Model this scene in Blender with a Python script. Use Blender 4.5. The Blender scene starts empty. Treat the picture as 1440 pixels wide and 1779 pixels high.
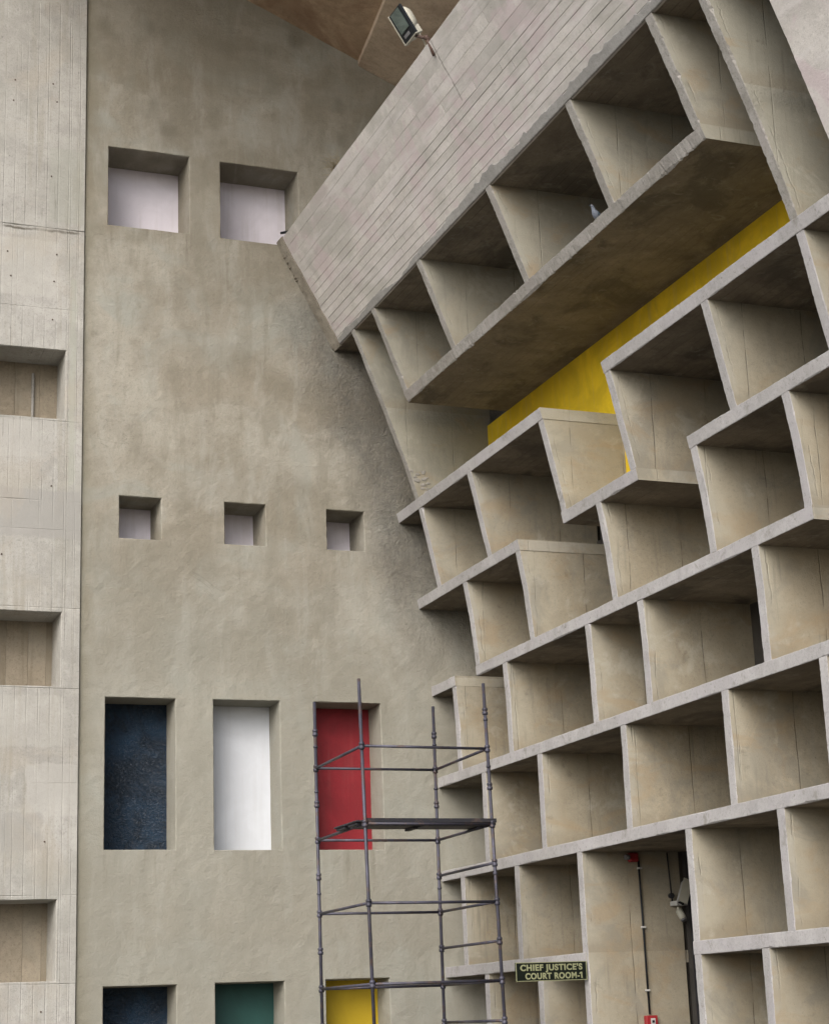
import bpy, bmesh, math, random
from mathutils import Vector, Matrix, noise
random.seed(7)
scene = bpy.context.scene
col = scene.collection
R = math.radians

# ------------------------------------------------------------------ camera, sky, sun, exposure
cam_d = bpy.data.cameras.new('camera'); cam = bpy.data.objects.new('camera', cam_d); col.objects.link(cam)
right = Vector((0.933559, -0.356594, -0.036174)); down = Vector((0.061924, 0.259872, -0.963656)); fwd = Vector((0.353035, 0.897389, 0.264687))
m = Matrix.Identity(4)
for i in range(3):
    m[i][0] = right[i]; m[i][1] = -down[i]; m[i][2] = -fwd[i]
m[0][3], m[1][3], m[2][3] = 0, 0, 1.6
cam.matrix_world = m
cam_d.sensor_fit = 'HORIZONTAL'; cam_d.sensor_width = 36; cam_d.lens = 36 * 3215.8 / 1440
cam_d.clip_start = 0.1; cam_d.clip_end = 3000
scene.camera = cam

SUN_EL, SUN_AZ = R(38), R(-138)          # azimuth measured from +Y clockwise: the light comes from behind and left
w = bpy.data.worlds.new('World'); scene.world = w; w.use_nodes = True
nt = w.node_tree; nt.nodes.clear()
sky = nt.nodes.new('ShaderNodeTexSky'); sky.sky_type = 'NISHITA'; sky.sun_disc = False
sky.sun_elevation = SUN_EL; sky.sun_rotation = SUN_AZ; sky.air_density = 1.0; sky.dust_density = 4.0
hs = nt.nodes.new('ShaderNodeHueSaturation'); hs.inputs['Saturation'].default_value = 0.60
bg = nt.nodes.new('ShaderNodeBackground'); bg.inputs['Strength'].default_value = 0.15
out = nt.nodes.new('ShaderNodeOutputWorld')
nt.links.new(sky.outputs[0], hs.inputs['Color']); nt.links.new(hs.outputs[0], bg.inputs[0]); nt.links.new(bg.outputs[0], out.inputs[0])
sd = bpy.data.lights.new('sun', 'SUN'); sd.energy = 0.6; sd.angle = R(45); sd.color = (1, 0.97, 0.92)
sun = bpy.data.objects.new('sun', sd); col.objects.link(sun)
sdir = Vector((math.sin(SUN_AZ) * math.cos(SUN_EL), math.cos(SUN_AZ) * math.cos(SUN_EL), math.sin(SUN_EL)))
sun.rotation_euler = sdir.to_track_quat('Z', 'Y').to_euler(); sun.location = (-10, -10, 30)
scene.view_settings.view_transform = 'Standard'; scene.view_settings.look = 'None'
scene.view_settings.gamma = 1; scene.view_settings.use_curve_mapping = False
scene.view_settings.exposure = 1.0

# ------------------------------------------------------------------ node helper
class NT:
    def __init__(s, name):
        s.m = bpy.data.materials.new(name); s.m.use_nodes = True; s.t = s.m.node_tree; s.t.nodes.clear()
        s.o = s.t.nodes.new('ShaderNodeOutputMaterial'); s.b = s.t.nodes.new('ShaderNodeBsdfPrincipled')
        s.t.links.new(s.b.outputs[0], s.o.inputs[0])
    def n(s, t, **k):
        x = s.t.nodes.new('ShaderNode' + t)
        for a, v in k.items(): setattr(x, a, v)
        return x
    def L(s, a, b): s.t.links.new(a, b)
    def put(s, sock, v):
        if isinstance(v, bpy.types.NodeSocket): s.L(v, sock)
        else: sock.default_value = v
    def math(s, op, a, b=0.5, c=None, clamp=False):
        x = s.n('Math', operation=op, use_clamp=clamp); s.put(x.inputs[0], a); s.put(x.inputs[1], b)
        if c is not None: s.put(x.inputs[2], c)
        return x.outputs[0]
    def vm(s, op, a, b):
        x = s.n('VectorMath', operation=op); s.put(x.inputs[0], a); s.put(x.inputs[1], b); return x.outputs[0]
    def noise(s, vec, scale, detail=4, rough=0.55, dist=0.0):
        x = s.n('TexNoise'); s.L(vec, x.inputs['Vector']); x.inputs['Scale'].default_value = scale
        x.inputs['Detail'].default_value = detail; x.inputs['Roughness'].default_value = rough; x.inputs['Distortion'].default_value = dist
        return x.outputs[0]
    def mr(s, v, a, b, c=0.0, d=1.0, smooth=True):
        x = s.n('MapRange'); x.interpolation_type = 'SMOOTHSTEP' if smooth else 'LINEAR'
        s.put(x.inputs[0], v)
        for i, q in enumerate((a, b, c, d)): s.put(x.inputs[i + 1], q)
        return x.outputs[0]
    def mix(s, f, a, b, mode='MIX'):
        x = s.n('Mix', data_type='RGBA', blend_type=mode); s.put(x.inputs[0], f)
        for i, q in ((6, a), (7, b)): s.put(x.inputs[i], q if isinstance(q, bpy.types.NodeSocket) else (*q, 1) if len(q) == 3 else q)
        return x.outputs[2]
    def pos(s): return s.n('NewGeometry').outputs['Position']
    def rnd(s): return s.n('ObjectInfo').outputs['Random']
    def bump(s, h, strength, dist):
        x = s.n('Bump'); x.inputs['Strength'].default_value = strength; x.inputs['Distance'].default_value = dist; s.L(h, x.inputs['Height']); return x

AL = 0.68      # one lightness for every concrete in the scene
def concrete(name, light, dark, stain, shift=True, streak=0.35, mottle=1.0, grain=1.0, boards=None, seam=False, tint=None, rough=0.9,
             macro=0.45, waves=None, bumpd=0.012, pits=0.5, special=None):
    light, dark, stain = [tuple(q * AL for q in v) for v in (light, dark, stain)]
    k = NT(name); P0 = k.pos(); P = P0
    rn = k.rnd()
    if shift:
        cx = k.n('CombineXYZ'); k.L(k.math('MULTIPLY', rn, 37.0), cx.inputs[0]); k.L(k.math('MULTIPLY', rn, 91.0), cx.inputs[2])
        P = k.vm('ADD', P0, cx.outputs[0])
    big = k.noise(P, macro, 6, 0.6, 0.3); mid = k.noise(P, 2.3, 6, 0.62, 0.6); fine = k.noise(P, 22, 6, 0.7); tiny = k.noise(P, 120, 3, 0.7)
    vs = k.noise(k.vm('MULTIPLY', P, (7.0, 7.0, 0.35)), 1.0, 5, 0.6, 0.4)
    c = k.mix(k.mr(big, 0.35, 0.66), dark, light)
    c = k.mix(k.math('MULTIPLY', k.mr(mid, 0.44, 0.66), 0.5 * mottle), c, tuple(0.80 * q for q in dark))
    c = k.mix(k.math('MULTIPLY', k.mr(k.noise(P, 1.1, 7, 0.65, 0.8), 0.52, 0.68), 0.5 * mottle), c, tuple(min(1, 1.12 * q) for q in light))
    c = k.mix(k.math('MULTIPLY', k.mr(vs, 0.5, 0.72), streak), c, stain)
    c = k.mix(k.math('MULTIPLY', k.mr(fine, 0.5, 0.70), 0.45 * grain), c, tuple(0.55 * q for q in dark))
    speck = k.noise(P, 55, 4, 0.75)
    c = k.mix(k.math('MULTIPLY', k.mr(speck, 0.56, 0.66), 0.5 * grain), c, tuple(0.45 * q for q in dark))
    c = k.mix(k.math('MULTIPLY', k.mr(k.noise(P, 9, 6, 0.7, 0.5), 0.5, 0.68), 0.22 * grain), c, tuple(1.25 * q for q in light))
    c = k.mix(k.math('MULTIPLY', k.mr(tiny, 0.4, 0.75), 0.25 * grain), c, tuple(1.1 * q for q in light))
    if tint:
        c = k.mix(k.math('MULTIPLY', k.mr(k.noise(P, 0.8, 4, 0.6, 1.0), 0.48, 0.66), tint[1]), c, tuple(q * AL for q in tint[0]))
        if len(tint) > 2: c = k.mix(k.math('MULTIPLY', k.mr(rn, 0.2, 1.0, smooth=False), tint[3]), c, tuple(q * AL for q in tint[2]))
    h = k.math('ADD', k.math('MULTIPLY', fine, 0.6), k.math('MULTIPLY', tiny, 0.35))
    h = k.math('ADD', h, k.math('MULTIPLY', mid, 0.9)); h = k.math('ADD', h, k.math('MULTIPLY', speck, 0.5))
    if pits:
        v = k.n('TexVoronoi'); k.L(P, v.inputs['Vector']); v.inputs['Scale'].default_value = 5.5
        pm = k.math('MULTIPLY', k.math('LESS_THAN', v.outputs['Distance'], k.math('MULTIPLY', k.mr(mid, 0.5, 0.7), 0.075)), pits)
        c = k.mix(pm, c, tuple(0.28 * q for q in dark)); h = k.math('SUBTRACT', h, pm)
    sep = k.n('SeparateXYZ'); k.L(P0, sep.inputs[0])
    if seam:
        wob = k.math('MULTIPLY', k.math('SUBTRACT', k.noise(P, 1.6, 3), 0.5), 0.05)
        x = k.math('ADD', k.math('ADD', sep.outputs[0], wob), k.math('MULTIPLY', rn, 0.3))
        f = k.math('ABSOLUTE', k.math('SUBTRACT', k.math('FRACT', k.math('DIVIDE', k.math('SUBTRACT', x, 9.83), 0.78)), 0.5))
        line = k.mr(f, 0.0, 0.014, 1.0, 0.0)
        broken = k.mr(k.noise(P, 3.0, 4), 0.36, 0.55)
        lm = k.math('MULTIPLY', line, k.math('MULTIPLY', broken, 0.75))
        soft = k.math('MULTIPLY', k.mr(f, 0.0, 0.09, 0.22, 0.0), k.mr(k.noise(P, 1.2, 4), 0.4, 0.65))
        c = k.mix(soft, c, tuple(0.5 * q for q in dark)); c = k.mix(lm, c, tuple(0.30 * q for q in dark)); h = k.math('SUBTRACT', h, lm)
        # each plywood sheet of the mould left its own tone
        cell = k.n('TexWhiteNoise', noise_dimensions='2D'); cv = k.n('CombineXYZ')
        k.L(k.math('FLOOR', k.math('DIVIDE', k.math('SUBTRACT', x, 10.22), 0.78)), cv.inputs[0]); k.L(k.math('MULTIPLY', rn, 40.0), cv.inputs[1])
        k.L(cv.outputs[0], cell.inputs['Vector'])
        c = k.mix(k.math('MULTIPLY', cell.outputs[0], 0.22), c, tuple(0.6 * q for q in dark))
    if boards:
        ax, wd, amt = boards
        q = k.math('DIVIDE', k.math('ADD', sep.outputs[ax], k.math('MULTIPLY', k.math('SUBTRACT', k.noise(P, 0.5, 2), 0.5), 0.02)), wd)
        fr = k.math('ABSOLUTE', k.math('SUBTRACT', k.math('FRACT', q), 0.5))
        ln = k.math('MULTIPLY', k.mr(fr, 0.42, 0.5), k.mr(k.noise(P, 0.9, 4), 0.38, 0.6))
        cv = k.n('CombineXYZ'); k.L(k.math('FLOOR', q), cv.inputs[0]); k.L(k.math('MULTIPLY', rn, 9.0), cv.inputs[1])
        wn = k.n('TexWhiteNoise', noise_dimensions='2D'); k.L(cv.outputs[0], wn.inputs['Vector'])
        c = k.mix(k.math('MULTIPLY', wn.outputs[0], amt), c, tuple(0.62 * z for z in dark))
        c = k.mix(k.math('MULTIPLY', ln, amt), c, tuple(0.45 * z for z in dark)); h = k.math('SUBTRACT', h, k.math('MULTIPLY', ln, 0.7))
    if special: c, h = special(k, P0, sep, c, h)
    k.L(c, k.b.inputs['Base Color']); k.b.inputs['Roughness'].default_value = rough
    k.b.inputs['Specular IOR Level'].default_value = 0.25
    k.L(k.bump(h, 0.75, bumpd).outputs[0], k.b.inputs['Normal'])
    return k.m

def wall_special(k, P, sep, c, h):
    # day joints of the render: wavy lifts a metre or two apart, each with its own tone and a wet-looking lower edge
    wx = k.math('MULTIPLY', k.math('SUBTRACT', k.noise(k.vm('MULTIPLY', P, (1.0, 1.0, 0.12)), 0.75, 4, 0.55), 0.5), 1.5)
    q = k.math('DIVIDE', k.math('ADD', sep.outputs[2], wx), 2.75)
    fr = k.math('FRACT', q)
    edge = k.mr(fr, 0.0, 0.09, 1.0, 0.0)
    fade = k.math('MULTIPLY', k.mr(fr, 0.0, 0.07, 0.0, 1.0), k.mr(fr, 0.0, 0.6, 0.42, 0.0))
    vis = k.mr(k.noise(P, 0.45, 3), 0.36, 0.6)
    c = k.mix(k.math('MULTIPLY', fade, vis), c, (0.215, 0.18, 0.13))
    c = k.mix(k.math('MULTIPLY', k.math('MULTIPLY', edge, vis), 0.22), c, (0.14, 0.12, 0.085))
    big = k.noise(k.vm('MULTIPLY', P, (0.8, 1.0, 1.0)), 0.38, 5, 0.6, 0.6)
    c = k.mix(k.math('MULTIPLY', k.mr(big, 0.46, 0.60), 0.52), c, (0.18, 0.16, 0.12))
    c = k.mix(k.math('MULTIPLY', k.mr(k.noise(P, 0.55, 5, 0.6, 0.4), 0.54, 0.66), 0.35), c, (0.36, 0.35, 0.31))
    vst = k.noise(k.vm('MULTIPLY', P, (2.6, 1.0, 0.55)), 1.0, 7, 0.66, 0.5)
    c = k.mix(k.math('MULTIPLY', k.mr(vst, 0.50, 0.62), 0.42), c, (0.205, 0.19, 0.15))
    c = k.mix(k.math('MULTIPLY', k.mr(vst, 0.48, 0.36), 0.28), c, (0.37, 0.37, 0.335))
    c = k.mix(k.math('MULTIPLY', k.mr(k.noise(P, 3.4, 7, 0.75, 0.4), 0.56, 0.68), 0.28), c, (0.18, 0.17, 0.135))
    hc = k.math('ABSOLUTE', k.math('SUBTRACT', k.noise(k.vm('MULTIPLY', P, (0.5, 1.0, 1.0)), 0.55, 6, 0.62, 1.0), 0.5))
    c = k.mix(k.math('MULTIPLY', k.mr(hc, 0.0, 0.0035, 0.35, 0.0), k.mr(k.noise(P, 0.9, 3), 0.52, 0.6)), c, (0.13, 0.12, 0.095))
    # round damp blotches
    v = k.n('TexVoronoi', feature='SMOOTH_F1'); k.L(k.vm('ADD', P, (0.3, 0, 0.1)), v.inputs['Vector']); v.inputs['Scale'].default_value = 1.6
    bl = k.math('MULTIPLY', k.mr(v.outputs['Distance'], 0.08, 0.42, 1.0, 0.0), k.mr(k.noise(P, 0.7, 3), 0.48, 0.62))
    up = k.mr(sep.outputs[2], 12.5, 16.5)
    c = k.mix(k.math('MULTIPLY', bl, k.math('MULTIPLY', up, 0.75)), c, (0.14, 0.125, 0.095))
    lo = k.mr(k.math('ADD', sep.outputs[2], k.math('MULTIPLY', k.noise(P, 0.5, 4), 3.0)), 7.0, 11.5, 1.0, 0.0)
    c = k.mix(k.math('MULTIPLY', lo, 0.55), c, (0.285, 0.285, 0.248))
    # rain drips below the openings
    sv = k.noise(k.vm('MULTIPLY', P, (8.0, 8.0, 0.7)), 1.0, 6, 0.72, 0.5)
    for hx0, hx1, hz in ((5.5, 7.0, 13.95), (7.35, 8.85, 13.93), (5.7, 6.5, 8.82), (7.38, 8.15, 8.82), (9.05, 9.8, 8.82), (5.5, 6.7, 4.1), (7.2, 8.3, 4.1), (8.8, 10.0, 4.1)):
        mx = k.math('MULTIPLY', k.mr(sep.outputs[0], hx0, hx0 + 0.12), k.mr(sep.outputs[0], hx1 - 0.12, hx1, 1.0, 0.0))
        mz = k.math('MULTIPLY', k.mr(sep.outputs[2], hz - 0.9, hz, 0.0, 1.0), k.math('LESS_THAN', sep.outputs[2], hz + 0.06))
        mm = k.math('MULTIPLY', k.math('MULTIPLY', mx, mz), 1.0)
        c = k.mix(k.math('MULTIPLY', mm, k.mr(sv, 0.52, 0.66, 0.0, 0.38)), c, (0.15, 0.135, 0.10))
        c = k.mix(k.math('MULTIPLY', mm, k.mr(sv, 0.46, 0.34, 0.0, 0.2)), c, (0.40, 0.39, 0.35))
    # high band of stain and painted roof shade; greenish grey run along left seam
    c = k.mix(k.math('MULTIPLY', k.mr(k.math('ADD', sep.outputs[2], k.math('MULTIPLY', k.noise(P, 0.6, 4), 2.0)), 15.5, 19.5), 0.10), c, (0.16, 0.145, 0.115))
    s = k.math('MULTIPLY', k.mr(k.math('ADD', sep.outputs[0], k.math('MULTIPLY', k.noise(P, 2.2, 4), 0.25)), 5.26, 5.62, 1.0, 0.0), 0.6)
    c = k.mix(s, c, (0.19, 0.175, 0.125))
    # coarse grit near the curved sunbreak edge, plus the fin's shadow painted in dark grey
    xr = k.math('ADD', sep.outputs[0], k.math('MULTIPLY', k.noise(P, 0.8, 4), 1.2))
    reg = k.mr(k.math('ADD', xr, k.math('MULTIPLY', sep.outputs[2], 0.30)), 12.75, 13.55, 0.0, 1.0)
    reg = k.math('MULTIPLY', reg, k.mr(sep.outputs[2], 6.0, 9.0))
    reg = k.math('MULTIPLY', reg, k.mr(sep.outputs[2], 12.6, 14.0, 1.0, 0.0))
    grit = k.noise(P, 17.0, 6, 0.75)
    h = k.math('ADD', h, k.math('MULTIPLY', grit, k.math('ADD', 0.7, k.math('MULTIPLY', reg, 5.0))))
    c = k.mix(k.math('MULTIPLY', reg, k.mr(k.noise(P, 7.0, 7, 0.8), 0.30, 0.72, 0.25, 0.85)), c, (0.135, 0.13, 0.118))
    # faint vertical and horizontal trowel sweeps
    h = k.math('ADD', h, k.math('MULTIPLY', k.noise(k.vm('MULTIPLY', P, (1.0, 1.0, 1.7)), 2.6, 5, 0.6), 1.0))
    return c, h

def pier_special(k, P, sep, c, h):
    def box_mask(x0, x1, z0, z1, soft=0.05):
        wx = k.math('ADD', sep.outputs[0], k.math('MULTIPLY', k.math('SUBTRACT', k.noise(P, 5.0, 5), 0.5), 0.12))
        wz = k.math('ADD', sep.outputs[2], k.math('MULTIPLY', k.math('SUBTRACT', k.noise(k.vm('ADD', P, (7, 0, 3)), 5.0, 5), 0.5), 0.16))
        a = k.math('MULTIPLY', k.mr(wx, x0, x0 + soft), k.mr(wx, x1 - soft, x1, 1.0, 0.0))
        b = k.math('MULTIPLY', k.mr(wz, z0, z0 + soft), k.mr(wz, z1 - soft, z1, 1.0, 0.0))
        return k.math('MULTIPLY', a, b)
    for x0, x1, z0, z1, colr, f in ((2.0, 5.2, 8.75, 9.55, (0.29, 0.285, 0.27), 0.75), (3.2, 4.55, 10.0, 10.62, (0.40, 0.39, 0.365), 0.5), (4.4, 5.2, 4.6, 5.4, (0.41, 0.40, 0.375), 0.5),
                                   (3.0, 4.7, 4.1, 4.7, (0.29, 0.285, 0.265), 0.6), (4.96, 5.1, 9.6, 13.0, (0.33, 0.34, 0.29), 0.55), (2.0, 4.8, 12.6, 13.6, (0.42, 0.41, 0.38), 0.4),
                                   (3.2, 5.0, 5.6, 6.4, (0.40, 0.39, 0.36), 0.4), (4.6, 5.2, 13.9, 15.2, (0.30, 0.31, 0.27), 0.4), (2.0, 4.3, 0.3, 1.9, (0.31, 0.30, 0.275), 0.5)):
        c = k.mix(k.math('MULTIPLY', box_mask(x0, x1, z0, z1), f), c, colr)
    st = k.noise(k.vm('MULTIPLY', P, (22.0, 22.0, 0.6)), 1.0, 5, 0.7)
    c = k.mix(k.math('MULTIPLY', k.mr(st, 0.60, 0.70), k.mr(k.noise(P, 1.0, 4), 0.45, 0.6, 0.0, 0.6)), c, (0.11, 0.10, 0.085))
    c = k.mix(k.math('MULTIPLY', k.mr(k.noise(P, 0.7, 6, 0.6, 0.5), 0.52, 0.64), 0.25), c, (0.37, 0.325, 0.26))
    # ragged dark crack under the upper lift joint
    j = k.math('ABSOLUTE', k.math('SUBTRACT', k.math('ADD', sep.outputs[2], k.math('MULTIPLY', k.math('SUBTRACT', k.noise(P, 3.0, 5, 0.7), 0.5), 0.12)), 13.76))
    c = k.mix(k.math('MULTIPLY', k.mr(j, 0.0, 0.035, 1.0, 0.0), k.mr(k.noise(P, 1.6, 4), 0.42, 0.58, 0.1, 0.9)), c, (0.07, 0.06, 0.045))
    return c, h

def band_special(k, P, sep, c, h):
    yy = k.math('ADD', sep.outputs[1], k.math('MULTIPLY', k.math('SUBTRACT', k.noise(P, 2.5, 4), 0.5), 0.10))
    c = k.mix(k.math('MULTIPLY', k.mr(k.noise(k.vm('MULTIPLY', P, (1.6, 0.22, 1.6)), 1.2, 6, 0.7, 0.3), 0.52, 0.66), 0.3), c, (0.33, 0.32, 0.30))
    crk = k.math('MULTIPLY', k.mr(k.math('ABSOLUTE', k.math('SUBTRACT', yy, 20.15)), 0.0, 0.022, 1.0, 0.0), k.math('GREATER_THAN', sep.outputs[2], 13.2))
    c = k.mix(k.math('MULTIPLY', crk, 0.6), c, (0.12, 0.11, 0.095)); h = k.math('SUBTRACT', h, crk)
    c = k.mix(k.math('MULTIPLY', k.mr(k.noise(P, 1.4, 5, 0.6, 1.0), 0.5, 0.62), 0.6), c, (0.46, 0.385, 0.40))
    c = k.mix(k.math('MULTIPLY', k.mr(k.noise(P, 0.9, 5, 0.6, 0.5), 0.52, 0.62), 0.45), c, (0.33, 0.325, 0.295))
    c = k.mix(k.math('MULTIPLY', k.mr(k.noise(k.vm('MULTIPLY', P, (3.0, 0.35, 3.0)), 1.6, 6, 0.7), 0.50, 0.62), 0.5), c, (0.56, 0.54, 0.53))
    return c, h

def fin_special(k, P, sep, c, h):
    # cement wash and a ragged dark line along the nose of every fin
    a = k.n('Attribute'); a.attribute_name = 'from_edge'; d = a.outputs['Fac']
    wob = k.math('MULTIPLY', k.math('SUBTRACT', k.noise(P, 4.0, 6, 0.65), 0.5), 0.10)
    dd = k.math('ADD', d, wob)
    wash = k.math('MULTIPLY', k.mr(dd, 0.05, 0.11, 1.0, 0.0), k.mr(k.noise(P, 1.3, 4), 0.40, 0.58))
    c = k.mix(k.math('MULTIPLY', wash, 0.65), c, (0.315, 0.305, 0.285))
    ln = k.math('MULTIPLY', k.mr(k.math('ABSOLUTE', k.math('SUBTRACT', dd, 0.085)), 0.0, 0.016, 1.0, 0.0), k.mr(k.noise(P, 2.6, 5, 0.7), 0.46, 0.62))
    c = k.mix(k.math('MULTIPLY', ln, 0.3), c, (0.085, 0.075, 0.06)); h = k.math('SUBTRACT', h, ln)
    # pale lime bloom, grey-green, spreading in from the weathered side
    bl = k.math('MULTIPLY', k.mr(k.math('ADD', d, k.math('MULTIPLY', k.noise(P, 1.4, 5), 0.9)), 0.45, 0.95, 1.0, 0.0), 0.55)
    c = k.mix(bl, c, (0.375, 0.355, 0.29))
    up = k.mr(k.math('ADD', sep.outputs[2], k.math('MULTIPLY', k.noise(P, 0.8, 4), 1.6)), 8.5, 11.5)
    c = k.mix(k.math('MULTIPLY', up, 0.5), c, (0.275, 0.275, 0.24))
    vs2 = k.noise(k.vm('MULTIPLY', P, (13.0, 13.0, 0.7)), 1.0, 6, 0.7)
    c = k.mix(k.math('MULTIPLY', k.mr(vs2, 0.53, 0.68), k.mr(k.noise(P, 0.9, 4), 0.45, 0.62, 0.0, 0.45)), c, (0.15, 0.14, 0.115))
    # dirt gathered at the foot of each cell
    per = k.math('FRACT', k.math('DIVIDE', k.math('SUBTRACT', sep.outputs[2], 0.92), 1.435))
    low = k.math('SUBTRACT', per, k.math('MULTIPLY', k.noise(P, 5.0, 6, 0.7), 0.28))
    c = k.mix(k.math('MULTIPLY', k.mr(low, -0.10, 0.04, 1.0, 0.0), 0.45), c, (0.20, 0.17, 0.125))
    # rust and soot stain patches
    st = k.math('MULTIPLY', k.mr(k.noise(P, 2.4, 7, 0.72, 0.6), 0.60, 0.72), 0.5)
    c = k.mix(st, c, (0.13, 0.11, 0.085))
    c = k.mix(k.math('MULTIPLY', k.mr(k.noise(P, 1.0, 6, 0.7, 0.8), 0.50, 0.64), 0.45), c, (0.20, 0.195, 0.17))
    c = k.mix(k.math('MULTIPLY', k.mr(k.noise(P, 1.7, 6, 0.7, 0.4), 0.56, 0.66), 0.4), c, (0.40, 0.385, 0.33))
    c = k.mix(k.math('MULTIPLY', k.mr(k.noise(k.vm('MULTIPLY', P, (1.0, 1.0, 1.8)), 1.2, 6, 0.65, 0.8), 0.52, 0.68), 0.4), c, (0.30, 0.22, 0.13))
    return c, h
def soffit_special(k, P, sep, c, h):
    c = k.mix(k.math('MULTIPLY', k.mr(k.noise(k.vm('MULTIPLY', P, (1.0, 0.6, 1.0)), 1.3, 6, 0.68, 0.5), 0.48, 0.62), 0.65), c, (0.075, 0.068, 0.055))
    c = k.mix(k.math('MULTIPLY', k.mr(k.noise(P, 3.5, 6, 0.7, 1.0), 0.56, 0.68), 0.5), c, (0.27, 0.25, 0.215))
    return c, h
def edge_special(k, P, sep, c, h):
    c = k.mix(k.math('MULTIPLY', k.mr(k.noise(P, 3.2, 7, 0.75, 0.5), 0.56, 0.66), 0.55), c, (0.17, 0.16, 0.14))
    c = k.mix(k.math('MULTIPLY', k.mr(k.noise(P, 14, 5, 0.75), 0.60, 0.68), 0.6), c, (0.12, 0.11, 0.095))
    return c, h
def long_special(k, P, sep, c, h):
    z = k.math('ADD', sep.outputs[2], k.math('MULTIPLY', k.math('SUBTRACT', k.noise(P, 2.4, 6, 0.7), 0.5), 0.40))
    j = k.mr(k.math('ABSOLUTE', k.math('SUBTRACT', z, 10.86)), 0.02, 0.20, 1.0, 0.0)
    c = k.mix(k.math('MULTIPLY', j, 0.6), c, (0.15, 0.145, 0.125))
    h = k.math('ADD', h, k.math('MULTIPLY', k.math('MULTIPLY', j, k.noise(P, 14, 5, 0.7)), 3.0))
    return fin_special(k, P, sep, c, h)
M = {}
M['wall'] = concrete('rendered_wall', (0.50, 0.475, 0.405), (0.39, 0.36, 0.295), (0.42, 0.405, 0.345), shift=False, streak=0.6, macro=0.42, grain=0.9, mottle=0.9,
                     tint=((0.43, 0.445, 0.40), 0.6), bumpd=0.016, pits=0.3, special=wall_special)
M['pier'] = concrete('board_marked_pier', (0.58, 0.57, 0.535), (0.47, 0.46, 0.425), (0.37, 0.345, 0.28), shift=False, streak=0.6, macro=0.6,
                     tint=((0.42, 0.42, 0.38), 0.5), boards=(0, 0.17, 0.05), bumpd=0.008, special=pier_special)
M['niche'] = concrete('niche_boards', (0.40, 0.345, 0.265), (0.29, 0.245, 0.18), (0.20, 0.17, 0.125), streak=0.6, tint=((0.36, 0.34, 0.28), 0.4, (0.28, 0.235, 0.17), 0.35), bumpd=0.008)
M['fin'] = concrete('fin_concrete', (0.53, 0.475, 0.365), (0.42, 0.37, 0.275), (0.42, 0.405, 0.35), streak=0.35, macro=0.9, seam=True,
                    tint=((0.42, 0.335, 0.215), 0.5, (0.40, 0.375, 0.30), 0.35), bumpd=0.008, special=fin_special)
M['edge'] = concrete('sky_lit_edge', (0.52, 0.51, 0.51), (0.43, 0.42, 0.415), (0.38, 0.365, 0.345), streak=0.3, macro=1.2, tint=((0.47, 0.45, 0.475), 0.4), bumpd=0.009, pits=0.6, special=edge_special)  # fronts cooler than the fin faces: sky light put into the colour
M['fin_long'] = concrete('day_joint_concrete', (0.45, 0.43, 0.35), (0.35, 0.325, 0.25), (0.27, 0.26, 0.22), streak=0.7, macro=0.9, seam=True,
                    tint=((0.36, 0.33, 0.27), 0.5), bumpd=0.009, special=long_special)
M['edge_old'] = concrete('weathered_edge', (0.46, 0.445, 0.42), (0.345, 0.33, 0.30), (0.25, 0.235, 0.20), streak=0.5, macro=1.6, grain=1.6, tint=((0.42, 0.385, 0.37), 0.4), bumpd=0.016, pits=0.8, special=edge_special)
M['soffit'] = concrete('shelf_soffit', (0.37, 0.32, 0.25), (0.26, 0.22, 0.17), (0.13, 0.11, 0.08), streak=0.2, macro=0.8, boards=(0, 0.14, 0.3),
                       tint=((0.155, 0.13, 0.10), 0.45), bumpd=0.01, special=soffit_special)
M['band'] = concrete('cast_boards', (0.83, 0.80, 0.76), (0.69, 0.66, 0.62), (0.37, 0.35, 0.32), streak=0.15, macro=0.9, grain=1.1,
                     tint=((0.72, 0.655, 0.665), 0.45, (0.50, 0.49, 0.46), 0.4), bumpd=0.010, special=band_special)
M['patch'] = concrete('cement_patch', (0.45, 0.445, 0.43), (0.36, 0.355, 0.34), (0.25, 0.24, 0.22), streak=0.2, macro=1.4, grain=1.3, bumpd=0.012)
M['mortar'] = concrete('rough_mortar', (0.42, 0.385, 0.32), (0.32, 0.285, 0.23), (0.15, 0.13, 0.10), macro=2.0, grain=1.6, bumpd=0.03)
M['roof'] = concrete('roof_soffit', (0.78, 0.58, 0.40), (0.54, 0.40, 0.27), (0.20, 0.13, 0.085), shift=False, streak=0.3, macro=0.7,
                     tint=((0.36, 0.22, 0.14), 0.6), bumpd=0.012)
M['roof_panel'] = concrete('roof_panel', (0.88, 0.73, 0.56), (0.68, 0.54, 0.40), (0.36, 0.25, 0.17), shift=False, streak=0.3, macro=0.9, tint=((0.42, 0.28, 0.20), 0.5), bumpd=0.012)
M['ground'] = concrete('plaza_paving', (0.19, 0.17, 0.14), (0.14, 0.125, 0.10), (0.24, 0.22, 0.18), shift=False, streak=0.0, boards=(0, 1.5, 0.1), bumpd=0.006)

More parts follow.
